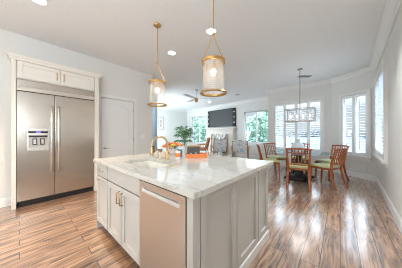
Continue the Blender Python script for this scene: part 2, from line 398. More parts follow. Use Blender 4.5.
# pantry door: arched two-panel, on the left wall
def panel_door():
    x = -4.35; y0, y1, zt = 1.31, 2.09, 2.13
    bm = B()
    box(bm, x - .03, x + .022, 1.225, 1.285, 0, 2.20); box(bm, x - .03, x + .022, 2.115, 2.175, 0, 2.20); box(bm, x - .03, x + .026, 1.21, 2.19, 2.145, 2.225)
    box(bm, x - .12, x - .03, 1.285, 1.303, 0, 2.145); box(bm, x - .12, x - .03, 2.097, 2.115, 0, 2.145); box(bm, x - .12, x - .03, 1.303, 2.097, 2.135, 2.145)
    struct('trim_1', bm, 'trim', bevel=.004, label='white casing around the pantry door')
    bm = B(); xf, xp = x - .010, x - .024
    box(bm, x - .05, xp, y0, y1, .01, zt)
    # stiles and rails standing proud, arched head over the upper panel
    box(bm, xp, xf, y0, y0 + .12, .01, zt); box(bm, xp, xf, y1 - .12, y1, .01, zt)
    box(bm, xp, xf, y0 + .12, y1 - .12, .01, .24); box(bm, xp, xf, y0 + .12, y1 - .12, .80, .94)
    N = 12; w = y1 - y0 - .24
    for i in range(N):
        ya, yb = y0 + .12 + w * i / N, y0 + .12 + w * (i + 1) / N
        def za(y): u = (y - y0 - .12) / w * 2 - 1; return 1.86 + .13 * (1 - u * u)
        hexa(bm, [(xp, ya, za(ya)), (xf, ya, za(ya)), (xf, yb, za(yb)), (xp, yb, za(yb))], [(xp, ya, zt), (xf, ya, zt), (xf, yb, zt), (xp, yb, zt)])
    # raised fields
    box(bm, xp, xp + .008, y0 + .17, y1 - .17, .29, .75); box(bm, xp, xp + .008, y0 + .17, y1 - .17, .99, 1.83)
    dr = struct('door_1', bm, 'door', bevel=.003, label='white arched two-panel pantry door')
    bm = B(); rod(bm, (xf, y0 + .07, .90), (xf + .045, y0 + .07, .90), .012); tube(bm, [(xf + .045, y0 + .06, .90), (xf + .05, y0 + .10, .902), (xf + .045, y0 + .18, .90)], .010)
    lathe_c = (xf + .004, y0 + .07, .90); ball(bm, lathe_c, .028, (.25, 1, 1))
    obj('door_handle', bm, 'nickel', dr, smooth=True)
    for z in (.28, 1.1, 1.9):
        bm = B(); rod(bm, (x + .0, y1 + .003, z - .045), (x + .0, y1 + .003, z + .045), .008); obj('hinge', bm, 'nickel', dr)
panel_door()

# outside the windows
bm = B(); v = [bm.verts.new(p) for p in ((-60, 6.3, -.6), (140, 6.3, -.6), (140, 160, -.6), (-60, 160, -.6))]; bm.faces.new(v); o = struct('lake', bm, 'lake')
bm = B(); v = [bm.verts.new(p) for p in ((1.1, -30, -.6), (140, -30, -.6), (140, 6.3, -.6), (1.1, 6.3, -.6))]; bm.faces.new(v); struct('lake_shore', bm, 'lake')
bm = B(); v = [bm.verts.new(p) for p in ((-60, -60, -.12), (1.0, -60, -.12), (1.0, -2.8, -.12), (-60, -2.8, -.12))]; bm.faces.new(v); struct('patio', bm, 'deck')
def leaves(bm, c, rad, n, size):
    for _ in range(n):
        while True:
            p = Vector((random.uniform(-1, 1), random.uniform(-1, 1), random.uniform(-1, 1)))
            if .3 < p.length < 1: break
        p = Vector((p.x * rad[0], p.y * rad[1], p.z * rad[2])) + Vector(c)
        a = Vector((random.gauss(0, 1), random.gauss(0, 1), random.gauss(0, 1))).normalized(); e = a.orthogonal().normalized(); s = size * random.uniform(.6, 1.4)
        bm.faces.new([bm.verts.new(p + q * s) for q in (a, e * .6, -a, -e * .6)])
bm = B()
for _ in range(60):
    an = random.uniform(math.radians(28), math.radians(150)); rr_ = 95
    leaves(bm, (rr_ * math.cos(an), rr_ * math.sin(an), random.uniform(-.8, .6)), (6, 6, random.uniform(1.0, 3.2)), 200, .4)
tag(obj('tree_line', bm, 'fartrees'), 'dim grey-green line of trees across the lake', 'trees', kind='stuff')
bm = B()
for i in range(11): leaves(bm, (-13.1 + i * .33, 12.6 + random.uniform(-.5, .8), random.uniform(.4, 2.6)), (1.0, .8, 1.4), 420, .11)
tag(obj('foliage', bm, 'foliage'), 'bright green leaves outside the living room window left of the television', 'foliage', kind='stuff')
bm = B()
for i in range(8): leaves(bm, (-6.0 + i * .32, 11.6 + random.uniform(-.5, .8), random.uniform(.4, 2.5)), (.9, .8, 1.4), 420, .11)
tag(obj('foliage', bm, 'foliage'), 'bright green leaves outside the living room window right of the television', 'foliage', kind='stuff')

# ------------------------------------------------------------------ refrigerator and its surround
def shaker(bm, axis, f, a0, a1, z0, z1, t=.02, rail=.06, rec=.009, sgn=1):
    """shaker front on plane axis=f facing sgn: frame proud, panel recessed"""
    def bx(p0, p1, q0, q1, d0, d1):
        lo, hi = sorted((f + sgn * d0, f + sgn * d1))
        if axis == 'x': box(bm, lo, hi, p0, p1, q0, q1)
        else: box(bm, p0, p1, lo, hi, q0, q1)
    bx(a0, a0 + rail, z0, z1, 0, t); bx(a1 - rail, a1, z0, z1, 0, t)
    bx(a0 + rail, a1 - rail, z0, z0 + rail, 0, t); bx(a0 + rail, a1 - rail, z1 - rail, z1, 0, t)
    bx(a0 + rail, a1 - rail, z0 + rail, z1 - rail, 0, t - rec)

FX = -4.05
t = thing('fridge_cabinet', 'tall warm-white cabinet surround enclosing the stainless refrigerator with two doors above', 'cabinet', (0, 0, 0))
bm = B()
box(bm, -4.345, FX, -.088, -.035, 0, 2.52); box(bm, -4.345, FX, 1.085, 1.17, 0, 2.52)
box(bm, -4.345, FX - .02, -.035, 1.085, 2.185, 2.52)
obj('body', bm, 'cab', t, bevel=.003)
for y0, y1, hy in ((-.025, .515, .47), (.525, 1.075, .57)):
    bm = B(); shaker(bm, 'x', FX - .02, y0, y1, 2.20, 2.475, t=.022); dr = obj('door', bm, 'cab', t, bevel=.002)
    bm = B(); tube(bm, [(FX + .002, hy, 2.27), (FX + .03, hy, 2.28), (FX + .03, hy, 2.40), (FX + .002, hy, 2.41)], .006); obj('handle', bm, 'gold', dr, smooth=True)
bm = B(); prof = [(-.005, 2.485), (.015, 2.485), (.02, 2.51), (.045, 2.54), (.055, 2.565), (-.005, 2.565)]
path = [(-4.345, -.088), (FX, -.088), (FX, 1.17), (-4.345, 1.17)]
nrm = [(0, -1), (1, -1), (1, 1), (0, 1)]
rows = [[bm.verts.new((p[0] + q[0] * o_, p[1] + q[1] * o_, z)) for o_, z in prof] for p, q in zip(path, nrm)]
for A, C in zip(rows, rows[1:]):
    for j in range(len(prof)): bm.faces.new((A[j], A[(j + 1) % len(prof)], C[(j + 1) % len(prof)], C[j]))
bm.faces.new(rows[0]); bm.faces.new(rows[-1])
obj('crown_moulding', bm, 'cab', t)

t = thing('refrigerator', 'wide built-in stainless steel side-by-side refrigerator with ice and water dispenser', 'refrigerator', (0, 0, 0))
bm = B(); box(bm, -4.34, FX - .06, -.03, 1.08, .10, 2.175); obj('body', bm, 'steel', t)
bm = B(); box(bm, -4.30, FX - .055, -.02, 1.07, 0, .10); box(bm, FX - .055, FX - .05, .0, 1.05, .02, .085); obj('toe_grille', bm, 'black', t)
bm = B(); box(bm, FX - .06, FX, -.03, 1.08, 2.0, 2.175)
tg = obj('top_grille', bm, 'steel', t, bevel=.004)
bm = B(); hexa(bm, [(FX, -.03, 2.0), (FX + .03, -.03, 2.0), (FX + .03, 1.08, 2.0), (FX, 1.08, 2.0)], [(FX, -.03, 2.06), (FX + .006, -.03, 2.055), (FX + .006, 1.08, 2.055), (FX, 1.08, 2.06)]); obj('grille_visor', bm, 'chrome', tg)
bm = B(); box(bm, FX - .05, FX - .004, -.025, 1.075, 1.978, 2.0); obj('grille_gap', bm, 'seam', tg)
bm = B(); tube(bm, [(FX + .008, -.03, 1.995), (FX + .008, 1.08, 1.995)], .011, 8); obj('grille_lip', bm, 'chrome', t)
for y0, y1, hy in ((-.03, .436, .392), (.444, 1.08, .49)):
    bm = B(); box(bm, FX - .06, FX, y0, y1, .11, 1.975); dr = obj('freezer_door' if y0 < 0 else 'fridge_door', bm, 'steel', t, bevel=.006)
    bm = B(); rod(bm, (FX + .05, hy, .56), (FX + .05, hy, 1.76), .017)
    rod(bm, (FX - .002, hy, .62), (FX + .05, hy, .62), .010); rod(bm, (FX - .002, hy, 1.70), (FX + .05, hy, 1.70), .010)
    obj('handle', bm, 'chrome', dr, smooth=True)
    if y0 < 0:
        FD = dr
dsp = B(); box(dsp, FX - .004, FX + .008, .085, .36, .95, 1.33); dp = obj('dispenser', dsp, 'chrome', FD, bevel=.003)
# dispenser details are sub-parts of the door's dispenser plate
def sub(name, m, *boxes):
    bm = B()
    for q in boxes: box(bm, *q)
    return obj(name, bm, m, FD)
sub('control_strip', 'black', (FX + .008, FX + .012, .10, .345, 1.265, 1.30))
M['blue'] = emis('blue_display', (.15, .16, .6), .6)
sub('display', 'blue', (FX + .012, FX + .014, .19, .255, 1.27, 1.295))
sub('dispenser_recess', mat('grey_recess', (.42, .42, .42), .5), (FX + .008, FX + .010, .105, .34, .975, 1.225))
sub('dispenser_hood', 'black', (FX + .010, FX + .018, .105, .34, 1.195, 1.225))
for ya in (.15, .245):
    sub('paddle', 'black', (FX + .010, FX + .020, ya, ya + .058, 1.06, 1.17), )
    sub('paddle_face', 'chrome', (FX + .020, FX + .022, ya + .012, ya + .046, 1.075, 1.155))
sub('drip_tray', 'chrome', (FX + .008, FX + .03, .10, .345, .965, .99))

# ------------------------------------------------------------------ island
IX0, IX1, IY0, IY1 = -2.47, -.61, .645, 2.03
FY = .68
# narrow pull-out cabinet
def pull(bm, y, x0, x1, z, r=.005):
    tube(bm, [(x0, y, z), (x0 + .004, y - .028, z), (x1 - .004, y - .028, z), (x1, y, z)], r)
def vpull(bm, y, x, z0, z1, r=.006):
    tube(bm, [(x, y, z0), (x, y - .03, z0 + .004), (x, y - .03, z1 - .004), (x, y, z1)], r)
t = thing('island_drawer_cabinet', 'narrow island cabinet with one small drawer and a tall pull-out front, left of the sink', 'cabinet', (0, 0, 0))
bm = B(); box(bm, -2.42, -2.065, FY + .05, 1.30, .10, .878); obj('body', bm, 'shaded_carcass', t)
bm = B(); box(bm, -2.437, -2.421, FY, 1.30, 0, .878); obj('side_panel', bm, 'isl', t)
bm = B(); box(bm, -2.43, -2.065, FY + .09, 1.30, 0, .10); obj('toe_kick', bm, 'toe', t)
bm = B(); box(bm, -2.425, -2.075, FY, FY + .02, .715, .862); dw = obj('drawer', bm, 'isl', t, bevel=.003)
bm = B(); pull(bm, FY, -2.33, -2.19, .79); obj('handle', bm, 'nickel', dw, smooth=True)
bm = B(); shaker(bm, 'y', FY + .02, -2.425, -2.075, .115, .70, sgn=-1); dr = obj('pull_out_front', bm, 'isl', t, bevel=.002)
bm = B(); pull(bm, FY, -2.33, -2.19, .668); obj('handle', bm, 'nickel', dr, smooth=True)

t = thing('sink_cabinet', 'island sink base cabinet with a blank top panel and two brass-handled doors', 'cabinet', (0, 0, 0))
bm = B()
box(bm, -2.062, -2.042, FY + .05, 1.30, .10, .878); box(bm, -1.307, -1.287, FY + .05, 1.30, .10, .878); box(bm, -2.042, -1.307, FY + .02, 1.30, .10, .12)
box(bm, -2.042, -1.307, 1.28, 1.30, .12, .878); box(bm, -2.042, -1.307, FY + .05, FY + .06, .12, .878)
obj('body', bm, 'shaded_carcass', t)
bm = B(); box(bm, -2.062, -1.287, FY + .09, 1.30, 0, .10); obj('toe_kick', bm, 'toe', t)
bm = B(); box(bm, -2.052, -1.297, FY, FY + .02, .715, .862); obj('false_drawer', bm, 'isl', t, bevel=.003)
for x0, x1, hx in ((-2.052, -1.680, -1.714), (-1.669, -1.297, -1.637)):
    bm = B(); shaker(bm, 'y', FY + .02, x0, x1, .115, .70, sgn=-1, rail=.062, rec=.013); dr = obj('door', bm, 'isl', t, bevel=.002)
    bm = B(); vpull(bm, FY, hx, .535, .655, .0065); obj('handle', bm, 'bronze', dr, smooth=True)

t = thing('dishwasher', 'stainless steel dishwasher with pocket handle built into the kitchen island', 'dishwasher', (0, 0, 0))
bm = B(); box(bm, -1.277, -.713, FY + .02, 1.28, .10, .872); obj('body', bm, 'black', t)
bm = B(); box(bm, -1.277, -.713, FY + .08, 1.2, 0, .10); obj('toe_kick', bm, 'black', t)
bm = B(); yb, yf = FY + .018, FY - .012
z0, z1, za, zb = .11, .862, .775, .82
box(bm, -1.275, -.715, yf, yb, z0, za); box(bm, -1.275, -.715, yf, yb, zb, z1); box(bm, -1.275, -1.235, yf, yb, za, zb); box(bm, -.765, -.715, yf, yb, za, zb)
dr = obj('door', bm, 'steel2', t)
bm = B(); box(bm, -1.235, -.765, yb - .006, yb, za, zb); hexa(bm, [(-1.235, yf + .002, za), (-.765, yf + .002, za), (-.765, yb - .006, za), (-1.235, yb - .006, za)], [(-1.235, yf + .012, za + .02), (-.765, yf + .012, za + .02), (-.765, yf + .017, za + .02), (-1.235, yf + .017, za + .02)])
obj('pocket_handle', bm, 'chrome', dr)
bm = B(); box(bm, -1.275, -.715, yf, yb, .8625, .871); obj('control_panel', bm, 'black', t)

t = thing('island_end_cabinet', 'pale island cabinet block with three recessed panels facing the dining nook', 'cabinet', (0, 0, 0))
XF = -.655
bm = B(); box(bm, -2.435, XF - .05, 1.305, 1.985, .0, .878); box(bm, -.71, XF - .05, FY + .02, 1.305, 0, .878); obj('body', bm, 'shaded_carcass', t)
bm = B(); box(bm, -.71, XF, FY - .003, FY + .062, 0, .878); obj('corner_post', bm, 'isl', t, bevel=.003)
bm = B(); box(bm, -2.437, -2.436, 1.305, 1.985, 0, .878); obj('side_panel', bm, 'isl', t)
for y0, y1 in ((FY + .07, 1.205), (1.217, 1.675), (1.687, 1.985)):
    bm = B(); shaker(bm, 'x', XF - .026, y0, y1, .10, .866, t=.026, rail=.062, rec=.018)
    obj('end_panel', bm, 'isl', t, bevel=.003)
bm = B(); box(bm, XF - .02, XF + .012, FY - .003, 1.985, 0, .095); obj('base_moulding', bm, 'trim', t, bevel=.004)
bm = B()
for i in range(3): box(bm, -2.42 + i * .59, -2.42 + i * .59 + .57, 1.985, 2.0, .12, .86)
obj('back_panel', bm, 'isl', t, bevel=.003)

SX0, SX1, SY0, SY1 = -2.0, -1.36, .825, 1.18
bm = B(); z0, z1 = .88, .92
xs = [IX0, SX0, SX1, IX1]; ys = [IY0, SY0, SY1, IY1]
vt = {}
for k, z in enumerate((z0, z1)):
    for i, x in enumerate(xs):
        for j, y in enumerate(ys): vt[i, j, k] = bm.verts.new((x, y, z))
for i in range(3):
    for j in range(3):
        if (i, j) == (1, 1): continue
        for k in (0, 1): bm.faces.new([vt[i, j, k], vt[i + 1, j, k], vt[i + 1, j + 1, k], vt[i, j + 1, k]])
for i in range(3):
    for j in (0, 3): bm.faces.new([vt[i, j, 0], vt[i + 1, j, 0], vt[i + 1, j, 1], vt[i, j, 1]]); bm.faces.new([vt[j, i, 0], vt[j, i + 1, 0], vt[j, i + 1, 1], vt[j, i, 1]])
for (a, c) in (((1, 1), (2, 1)), ((2, 1), (2, 2)), ((2, 2), (1, 2)), ((1, 2), (1, 1))): bm.faces.new([vt[*a, 0], vt[*c, 0], vt[*c, 1], vt[*a, 1]])
tag(obj('island_worktop', bm, 'quartz', bevel=.004), 'large white veined quartz worktop on the kitchen island', 'worktop')

bm = B(); e_ = .012
box(bm, SX0 - e_, SX0 + .004, SY0 - e_, SY1 + e_, .70, .8795); box(bm, SX1 - .004, SX1 + e_, SY0 - e_, SY1 + e_, .70, .8795)
box(bm, SX0, SX1, SY0 - e_, SY0 + .004, .70, .8795); box(bm, SX0, SX1, SY1 - .004, SY1 + e_, .70, .8795); box(bm, SX0 - e_, SX1 + e_, SY0 - e_, SY1 + e_, .685, .70)
sk = thing('sink', 'white undermount sink set into the island worktop', 'sink', (0, 0, 0))
obj('basin', bm, 'sink', sk)
bm = B(); lathe(bm, [(0, .703), (.045, .703), (.045, .7), (0, .7)], 20, ((SX0 + SX1) / 2, 1.0, 0)); obj('drain', bm, 'chrome', sk)

# faucet
t = thing('kitchen_faucet', 'tall arched brass kitchen faucet behind the sink', 'faucet', (-1.75, 1.31, .92), 0)
bm = B(); lathe(bm, [(0, 0), (.030, 0), (.030, .008), (.022, .014), (.020, .10), (.016, .11), (0, .11)], 20); obj('base', bm, 'palebrass', t, smooth=True)
pts = [(0, 0, .10), (0, 0, .19)] + [(0, -.115 + .115 * math.cos(a), .19 + .105 * math.sin(a)) for a in [PI * k / 14 for k in range(1, 14)]] + [(0, -.23, .19), (0, -.232, .155)]
bm = B(); tube(bm, pts, .0135, 12); obj('spout', bm, 'palebrass', t, smooth=True)
bm = B(); tube(bm, [(0, -.232, .16), (0, -.234, .10), (0, -.235, .075)], [.015, .019, .017], 12); obj('spray_head', bm, 'palebrass', t, smooth=True)
bm = B(); tube(bm, [(.018, 0, .07), (.045, 0, .075), (.095, -.01, .11)], [.010, .008, .006], 10); obj('lever', bm, 'palebrass', t, smooth=True)

def dispenser(loc, label):
    t = thing('soap_dispenser', label, 'soap dispenser', loc, 0, 'soap dispensers behind the sink')
    bm = B(); lathe(bm, [(0, 0), (.028, 0), (.032, .01), (.032, .055), (.024, .075), (.012, .082), (0, .082)], 18); obj('bottle', bm, 'beige', t, smooth=True)
    bm = B(); rod(bm, (0, 0, .082), (0, 0, .105), .006); tube(bm, [(0, 0, .105), (0, -.02, .108), (0, -.04, .102)], .005); obj('pump', bm, 'palebrass', t)
    return t
s0 = dispenser((-1.97, 1.29, .92), 'beige soap dispenser with brass pump, the farther left of two beside the faucet')
dup(s0, (-1.875, 1.33, .92), .2, 'beige soap dispenser with brass pump standing closest to the faucet base')

# vase of flowers
t = thing('flower_vase', 'white vase of orange and yellow flowers on the island worktop behind the faucet', 'flowers', (-2.04, 1.63, .92))
bm = B(); lathe(bm, [(0, 0), (.045, 0), (.06, .03), (.055, .08), (.04, .10), (.034, .10), (.048, .07), (.0, .02)], 20); obj('vase', bm, 'white', t, smooth=True)
for i in range(13):
    a = i * 2.4; rr_ = .03 + .115 * math.sqrt(i / 13); x_, y_ = rr_ * math.cos(a), rr_ * math.sin(a); z_ = .21 - rr_ * .55 + random.uniform(-.02, .02)
    bm = B()
    for k in range(7):
        b_ = k * 2 * PI / 7; ball(bm, (x_ + .026 * math.cos(b_), y_ + .026 * math.sin(b_), z_), .022, (1, 1, .8), 1)
    ball(bm, (x_, y_, z_ + .008), .022, sub=1)
    f = obj('flower', bm, ('petal1', 'petal2', 'petal3', 'petal1')[i % 4], t)
    bm = B(); tube(bm, [(x_ * .15, y_ * .15, .06), (x_ * .6, y_ * .6, .12), (x_, y_, z_)], .003, 5); obj('stem', bm, 'stem', f)
bm = B()
for i in range(16):
    a = i * 2.1; c = Vector((.10 * math.cos(a), .10 * math.sin(a), .115 + .03 * math.sin(i * 3))); dd = Vector((math.cos(a), math.sin(a), .4)); sd = Vector((-math.sin(a), math.cos(a), 0))
    bm.faces.new([bm.verts.new(p) for p in (c - dd * .04, c + sd * .016, c + dd * .05, c - sd * .016)])
obj('leaves', bm, 'leaf', t)

# candle, tumbler, tray, crate
t = thing('candle_jar', 'white candle jar with an orange band, standing beside the faucet', 'candle', (-1.605, 1.37, .92))
bm = B(); lathe(bm, [(0, 0), (.032, 0), (.034, .004), (.034, .105), (.030, .105), (.030, .085), (0, .085)], 20); obj('jar', bm, 'white', t, smooth=False)
bm = B(); lathe(bm, [(.0345, .03), (.0355, .03), (.0355, .08), (.0345, .08), (.0345, .03)], 20); obj('band', bm, 'orange', t)
bm = B(); rod(bm, (0, 0, .085), (0, 0, .1), .002, 6); obj('wick', bm, 'black', t)
bm = B(); lathe(bm, [(0, .006), (.028, .006), (.034, .11), (.036, .11), (.031, 0), (0, 0)], 20)
tag(obj('drinking_glass', bm, 'blueglass', loc=(-1.71, 1.50, .92)), 'smoky blue drinking glass between the candle jar and the orange tray', 'glass')
t = thing('tray', 'bright orange rectangular tray on the island worktop', 'tray', (-1.53, 1.65, .92), math.radians(41))
bm = B(); w, d, h = .145, .085, .055
box(bm, -w, w, -d, d, 0, .008); box(bm, -w, w, -d, -d + .008, .008, h); box(bm, -w, w, d - .008, d, .008, h); box(bm, -w, -w + .008, -d + .008, d - .008, .008, h); box(bm, w - .008, w, -d + .008, d - .008, .008, h)
obj('body', bm, 'orange', t, bevel=.002)
for s in (-1, 1):
    bm = B(); tube(bm, [(s * w, -.04, .04), (s * (w + .018), -.03, .05), (s * (w + .018), .03, .05), (s * w, .04, .04)], .005); obj('handle', bm, 'orange', t)
t = thing('crate', 'small charcoal crate with a tan rim standing in the orange tray', 'crate', (-1.56, 1.625, .9285), math.radians(41))
bm = B(); w, d, h = .085, .06, .15
box(bm, -w, w, -d, d, 0, .008); box(bm, -w, w, -d, -d + .01, .008, h); box(bm, -w, w, d - .01, d, .008, h); box(bm, -w, -w + .01, -d + .01, d - .01, .008, h); box(bm, w - .01, w, -d + .01, d - .01, .008, h)
obj('body', bm, 'darkbox', t)
bm = B(); e_ = .004
for q in ((-w - e_, w + e_, -d - e_, -d + .012), (-w - e_, w + e_, d - .012, d + e_), (-w - e_, -w + .012, -d + .012, d - .012), (w - .012, w + e_, -d + .012, d - .012)): box(bm, *q, h, h + .012)
obj('rim', bm, 'tan', t)
bm = B()
for x_, z_ in ((-.05, .03), (-.02, .04), (.01, .03), (.045, .045), (-.035, .055), (.03, .06)): box(bm, x_ - .008, x_ + .008, -d - .002, -d, z_ - .006, z_ + .006)
obj('white_motif', bm, 'white', t)

# ------------------------------------------------------------------ pendants
def pendant(loc, drop, label):
    """origin at the ceiling; glass shade ends 'drop' below it"""
    t = thing('pendant_light', label, 'pendant light', loc, 0, 'brass and glass pendants over the island')
    zb = -drop; zt = zb + .365; zj = zb + .70
    bm = B(); lathe(bm, [(0, 0), (.062, 0), (.062, -.012), (.045, -.03), (.012, -.036), (0, -.036)], 24); obj('canopy', bm, 'gold', t, smooth=True)
    bm = B(); rod(bm, (0, 0, -.03), (0, 0, zj), .0055); ball(bm, (0, 0, zj), .017); obj('rod', bm, 'gold', t)
    for s in (-1, 1):
        bm = B(); c, sn = math.cos(.72), math.sin(.72)
        tube(bm, [(0, 0, zj), (s * .06 * c, s * .06 * sn, (zj + zt) / 2), (s * .125 * c, s * .125 * sn, zt + .015)], .006); obj('arm', bm, 'gold', t)
    bm = B(); lathe(bm, [(.122, zt - .014), (.137, zt - .014), (.140, zt - .010), (.140, zt + .016), (.134, zt + .022), (.118, zt + .022), (.118, zt - .01), (.122, zt - .014)], 36); bd = obj('top_band', bm, 'gold', t, smooth=False)
    bm = B(); lathe(bm, [(.114, zt), (.128, zb + .02)], 36); sh = obj('glass_shade', bm, 'pglass', t, smooth=True)
    bm = B(); lathe(bm, [(.124, zb + .0), (.158, zb - .004), (.162, zb + .002), (.158, zb + .012), (.122, zb + .020), (.122, zb + .0)], 36); obj('bottom_ring', bm, 'gold', t)
    for k in range(3):
        bm = B(); a = k * 2 * PI / 3 + .4; rod(bm, (.125 * math.cos(a), .125 * math.sin(a), zb + .02), (.125 * math.cos(a), .125 * math.sin(a), zt - .03), .0022, 5); obj('stay_rod', bm, 'gold', t)
    bm = B(); rod(bm, (-.117, 0, zt + .0), (.117, 0, zt + .0), .005); rod(bm, (0, 0, zt - .07), (0, 0, zt), .017); obj('socket', bm, 'gold', t)
    bm = B(); ball(bm, (0, 0, zt - .115), .033, (1, 1, 1.25)); bl = obj('bulb', bm, 'bulb', t, smooth=True)
    return t
pendant((-2.27, 1.50, H), 1.325, 'brass and glass pendant light over the sink end of the island, nearer the pantry door')
p = pendant((-1.12, 1.50, H), 1.325, 'brass and glass pendant light hanging in front of the living room television, larger in view')

# ------------------------------------------------------------------ ceiling fittings
def downlight(x, y, label, power=None, color=None):
    t = thing('recessed_light', label, 'ceiling light', (x, y, H), 0, 'recessed ceiling lights')
    bm = B(); lathe(bm, [(.075, -.001), (.10, -.001), (.098, -.008), (.078, -.010), (.075, -.001)], 28); obj('trim_ring', bm, 'trim', t)
    bm = B(); lathe(bm, [(0, -.005), (.075, -.005), (.075, -.002), (0, -.002)], 28); obj('lens', bm, 'lens', t)
    l = bpy.data.lights.new('downlight_lamp', 'AREA'); l.shape = 'DISK'; l.size = .14; l.spread = math.radians(85 if y < 1 else 110); l.energy = CAN_POWER * (5.6 if y > 0 else 1.0) if y < 1 else CAN_POWER if y < 4 else CAN_POWER * .7
    l.color = (1.0, .80, .58) if (y < 1.0) else (1.0, .9, .78) if y < 4 else (1, .96, .92)
    if power: l.energy = power; l.color = color; l.spread = math.radians(115)
    o = bpy.data.objects.new('downlight_lamp', l); COL.objects.link(o); o.parent = t; o.location = (0, 0, -.012)
downlight(-2.81, 2.23, 'recessed ceiling light beside the rod of the pendant nearer the pantry door')
downlight(-1.70, 2.21, 'recessed ceiling light above the pendant in front of the television')
downlight(-3.04, .17, 'recessed ceiling light near the refrigerator at the top edge of the view')
downlight(-1.7, -.9, 'added unseen recessed fill light behind the viewer over the kitchen')  # added out of view as kitchen fill
downlight(-3.2, -1.4, 'added unseen recessed fill light over the far kitchen corner behind the viewer')  # second unseen lamp added for kitchen fill
downlight(-.05, 2.65, 'added unseen recessed fill light above the walkway beside the right wall', 20, (.90, .96, 1.0))  # added above the frame to brighten the nook floor and right wall
downlight(-5.75, 3.25, 'added unseen recessed fill light in the hall beyond the pantry door', 12, (.9, .96, 1.0))  # added out of sight to brighten the blue-grey wall
downlight(-7.3, 6.6, 'recessed ceiling light above the palm in the living room')
downlight(-5.5, 7.0, 'recessed ceiling light just above the television')
t = thing('ceiling_speaker', 'round grey unlit ceiling fitting near the right living room window', 'ceiling fitting', (-3.55, 6.6, H))
bm = B(); lathe(bm, [(0, -.006), (.10, -.006), (.12, -.001), (0, -.001)], 28); obj('grille', bm, 'frame', t)
t = thing('ceiling_vent', 'dark rectangular air vent in the ceiling beside the chandelier', 'vent', (-.84, 5.85, H), math.radians(41))
bm = B(); box(bm, -.19, .19, -.07, -.05, -.012, -.001); box(bm, -.19, .19, .05, .07, -.012, -.001); box(bm, -.19, -.17, -.05, .05, -.012, -.001); box(bm, .17, .19, -.05, .05, -.012, -.001); obj('vent_frame', bm, 'ventmetal', t)
bm = B()
for k in range(7): box(bm, -.17, .17, -.048 + k * .0145, -.040 + k * .0145, -.009, -.002)
obj('vent_slats', bm, 'ventmetal', t)
# ceiling fan
t = thing('ceiling_fan', 'brass-bodied ceiling fan with pale grey blades in the living room', 'ceiling fan', (-4.36, 4.69, H))
bm = B(); lathe(bm, [(0, 0), (.07, 0), (.06, -.05), (.015, -.06), (0, -.06)], 20); obj('canopy', bm, 'fan', t)
bm = B(); rod(bm, (0, 0, -.05), (0, 0, -.36), .013); obj('downrod', bm, 'fan', t)
bm = B(); lathe(bm, [(0, -.35), (.05, -.35), (.065, -.365), (.065, -.50), (.055, -.52), (0, -.52)], 24); obj('motor_housing', bm, 'gold', t, smooth=False)
for k in range(3):
    a = k * 2 * PI / 3 + math.radians(41); c, s = math.cos(a), math.sin(a); bm = B()
    def q(rad, w, z): return (rad * c - w * s, rad * s + w * c, z)
    hexa(bm, [q(.06, -.05, -.385), q(.80, -.07, -.39), q(.80, .07, -.372), q(.06, .05, -.370)], [q(.06, -.05, -.377), q(.80, -.07, -.383), q(.80, .07, -.365), q(.06, .05, -.362)])
    obj('fan_blade', bm, 'fan', t)

# ------------------------------------------------------------------ wall plates
t = thing('light_switch', 'white double light switch plate on the wall right of the pantry door', 'switch', (-4.35, 2.38, 1.18))
bm = B(); box(bm, 0.0005, .007, -.06, .06, -.06, .06); obj('plate', bm, 'plate', t, bevel=.002)
for y in (-.028, .028):
    bm = B(); box(bm, .007, .011, y - .016, y + .016, -.033, .033); obj('rocker', bm, 'plate', t)
t = thing('wall_outlet', 'small white electrical outlet low on the right wall', 'outlet', (.6105, 3.56, .43), math.radians(90 - 2.43))
t.rotation_euler = (0, 0, math.radians(-2.43))
bm = B(); box(bm, -.006, -.0005, -.036, .036, -.058, .058); obj('plate', bm, 'plate', t, bevel=.002)
for z in (-.022, .022):
    bm = B(); box(bm, -.008, -.006, -.014, .014, z - .014, z + .014); obj('socket_face', bm, 'trim', t)

# ------------------------------------------------------------------ living room
ang = math.atan2(F_[1] - D2[1], F_[0] - D2[0]) + PI      # local x runs left -> right along the tv wall, local -y into the room
def onw(s, z=0, off=0):                                   # s metres from the left end of the tv wall
    d = Vector((D2[0] - F_[0], D2[1] - F_[1], 0)).normalized(); nn = Vector((d.y, -d.x, 0))
    return Vector((F_[0], F_[1], z)) + d * s + nn * off
t = thing('television', 'large flat black television with side speaker bars mounted above the fireplace', 'television', onw(3.51, 2.22), ang)
bm = B(); box(bm, -.95, .95, -.09, -.03, -.52, .52); obj('body', bm, 'black', t, bevel=.01)
bm = B(); box(bm, -.93, .93, -.094, -.09, -.50, .50); obj('screen', bm, 'screen', t)
bm = B(); box(bm, -.3, .3, -.03, -.001, -.25, .25); obj('wall_bracket', bm, 'black', t)
for s in (-1, 1):
    bm = B(); a, c = sorted((s * .965, s * 1.09)); box(bm, a, c, -.10, -.02, -.54, .52); sp = obj('speaker_bar', bm, 'speaker', t, bevel=.01)
    for z in (-.3, .0, .3):
        bm = B(); lathe(bm, [(0, -.004), (.035, -.004), (.045, 0), (0, 0)], 16)
        bmesh.ops.rotate(bm, verts=bm.verts, cent=(0, 0, 0), matrix=Matrix.Rotation(-PI / 2, 3, 'X')); bmesh.ops.translate(bm, verts=bm.verts, vec=((a + c) / 2, -.104, z))
        obj('speaker_cone', bm, 'nickel', sp)
t = thing('fireplace', 'cream stone fireplace with moulded mantel shelf below the television', 'fireplace', onw(3.54), ang)
bm = B()
box(bm, -1.0, -.70, -.22, -.001, 0, 1.46); box(bm, .70, 1.0, -.22, -.001, 0, 1.46); box(bm, -.70, .70, -.22, -.001, 1.25, 1.46); obj('surround', bm, 'mantel', t, bevel=.006)
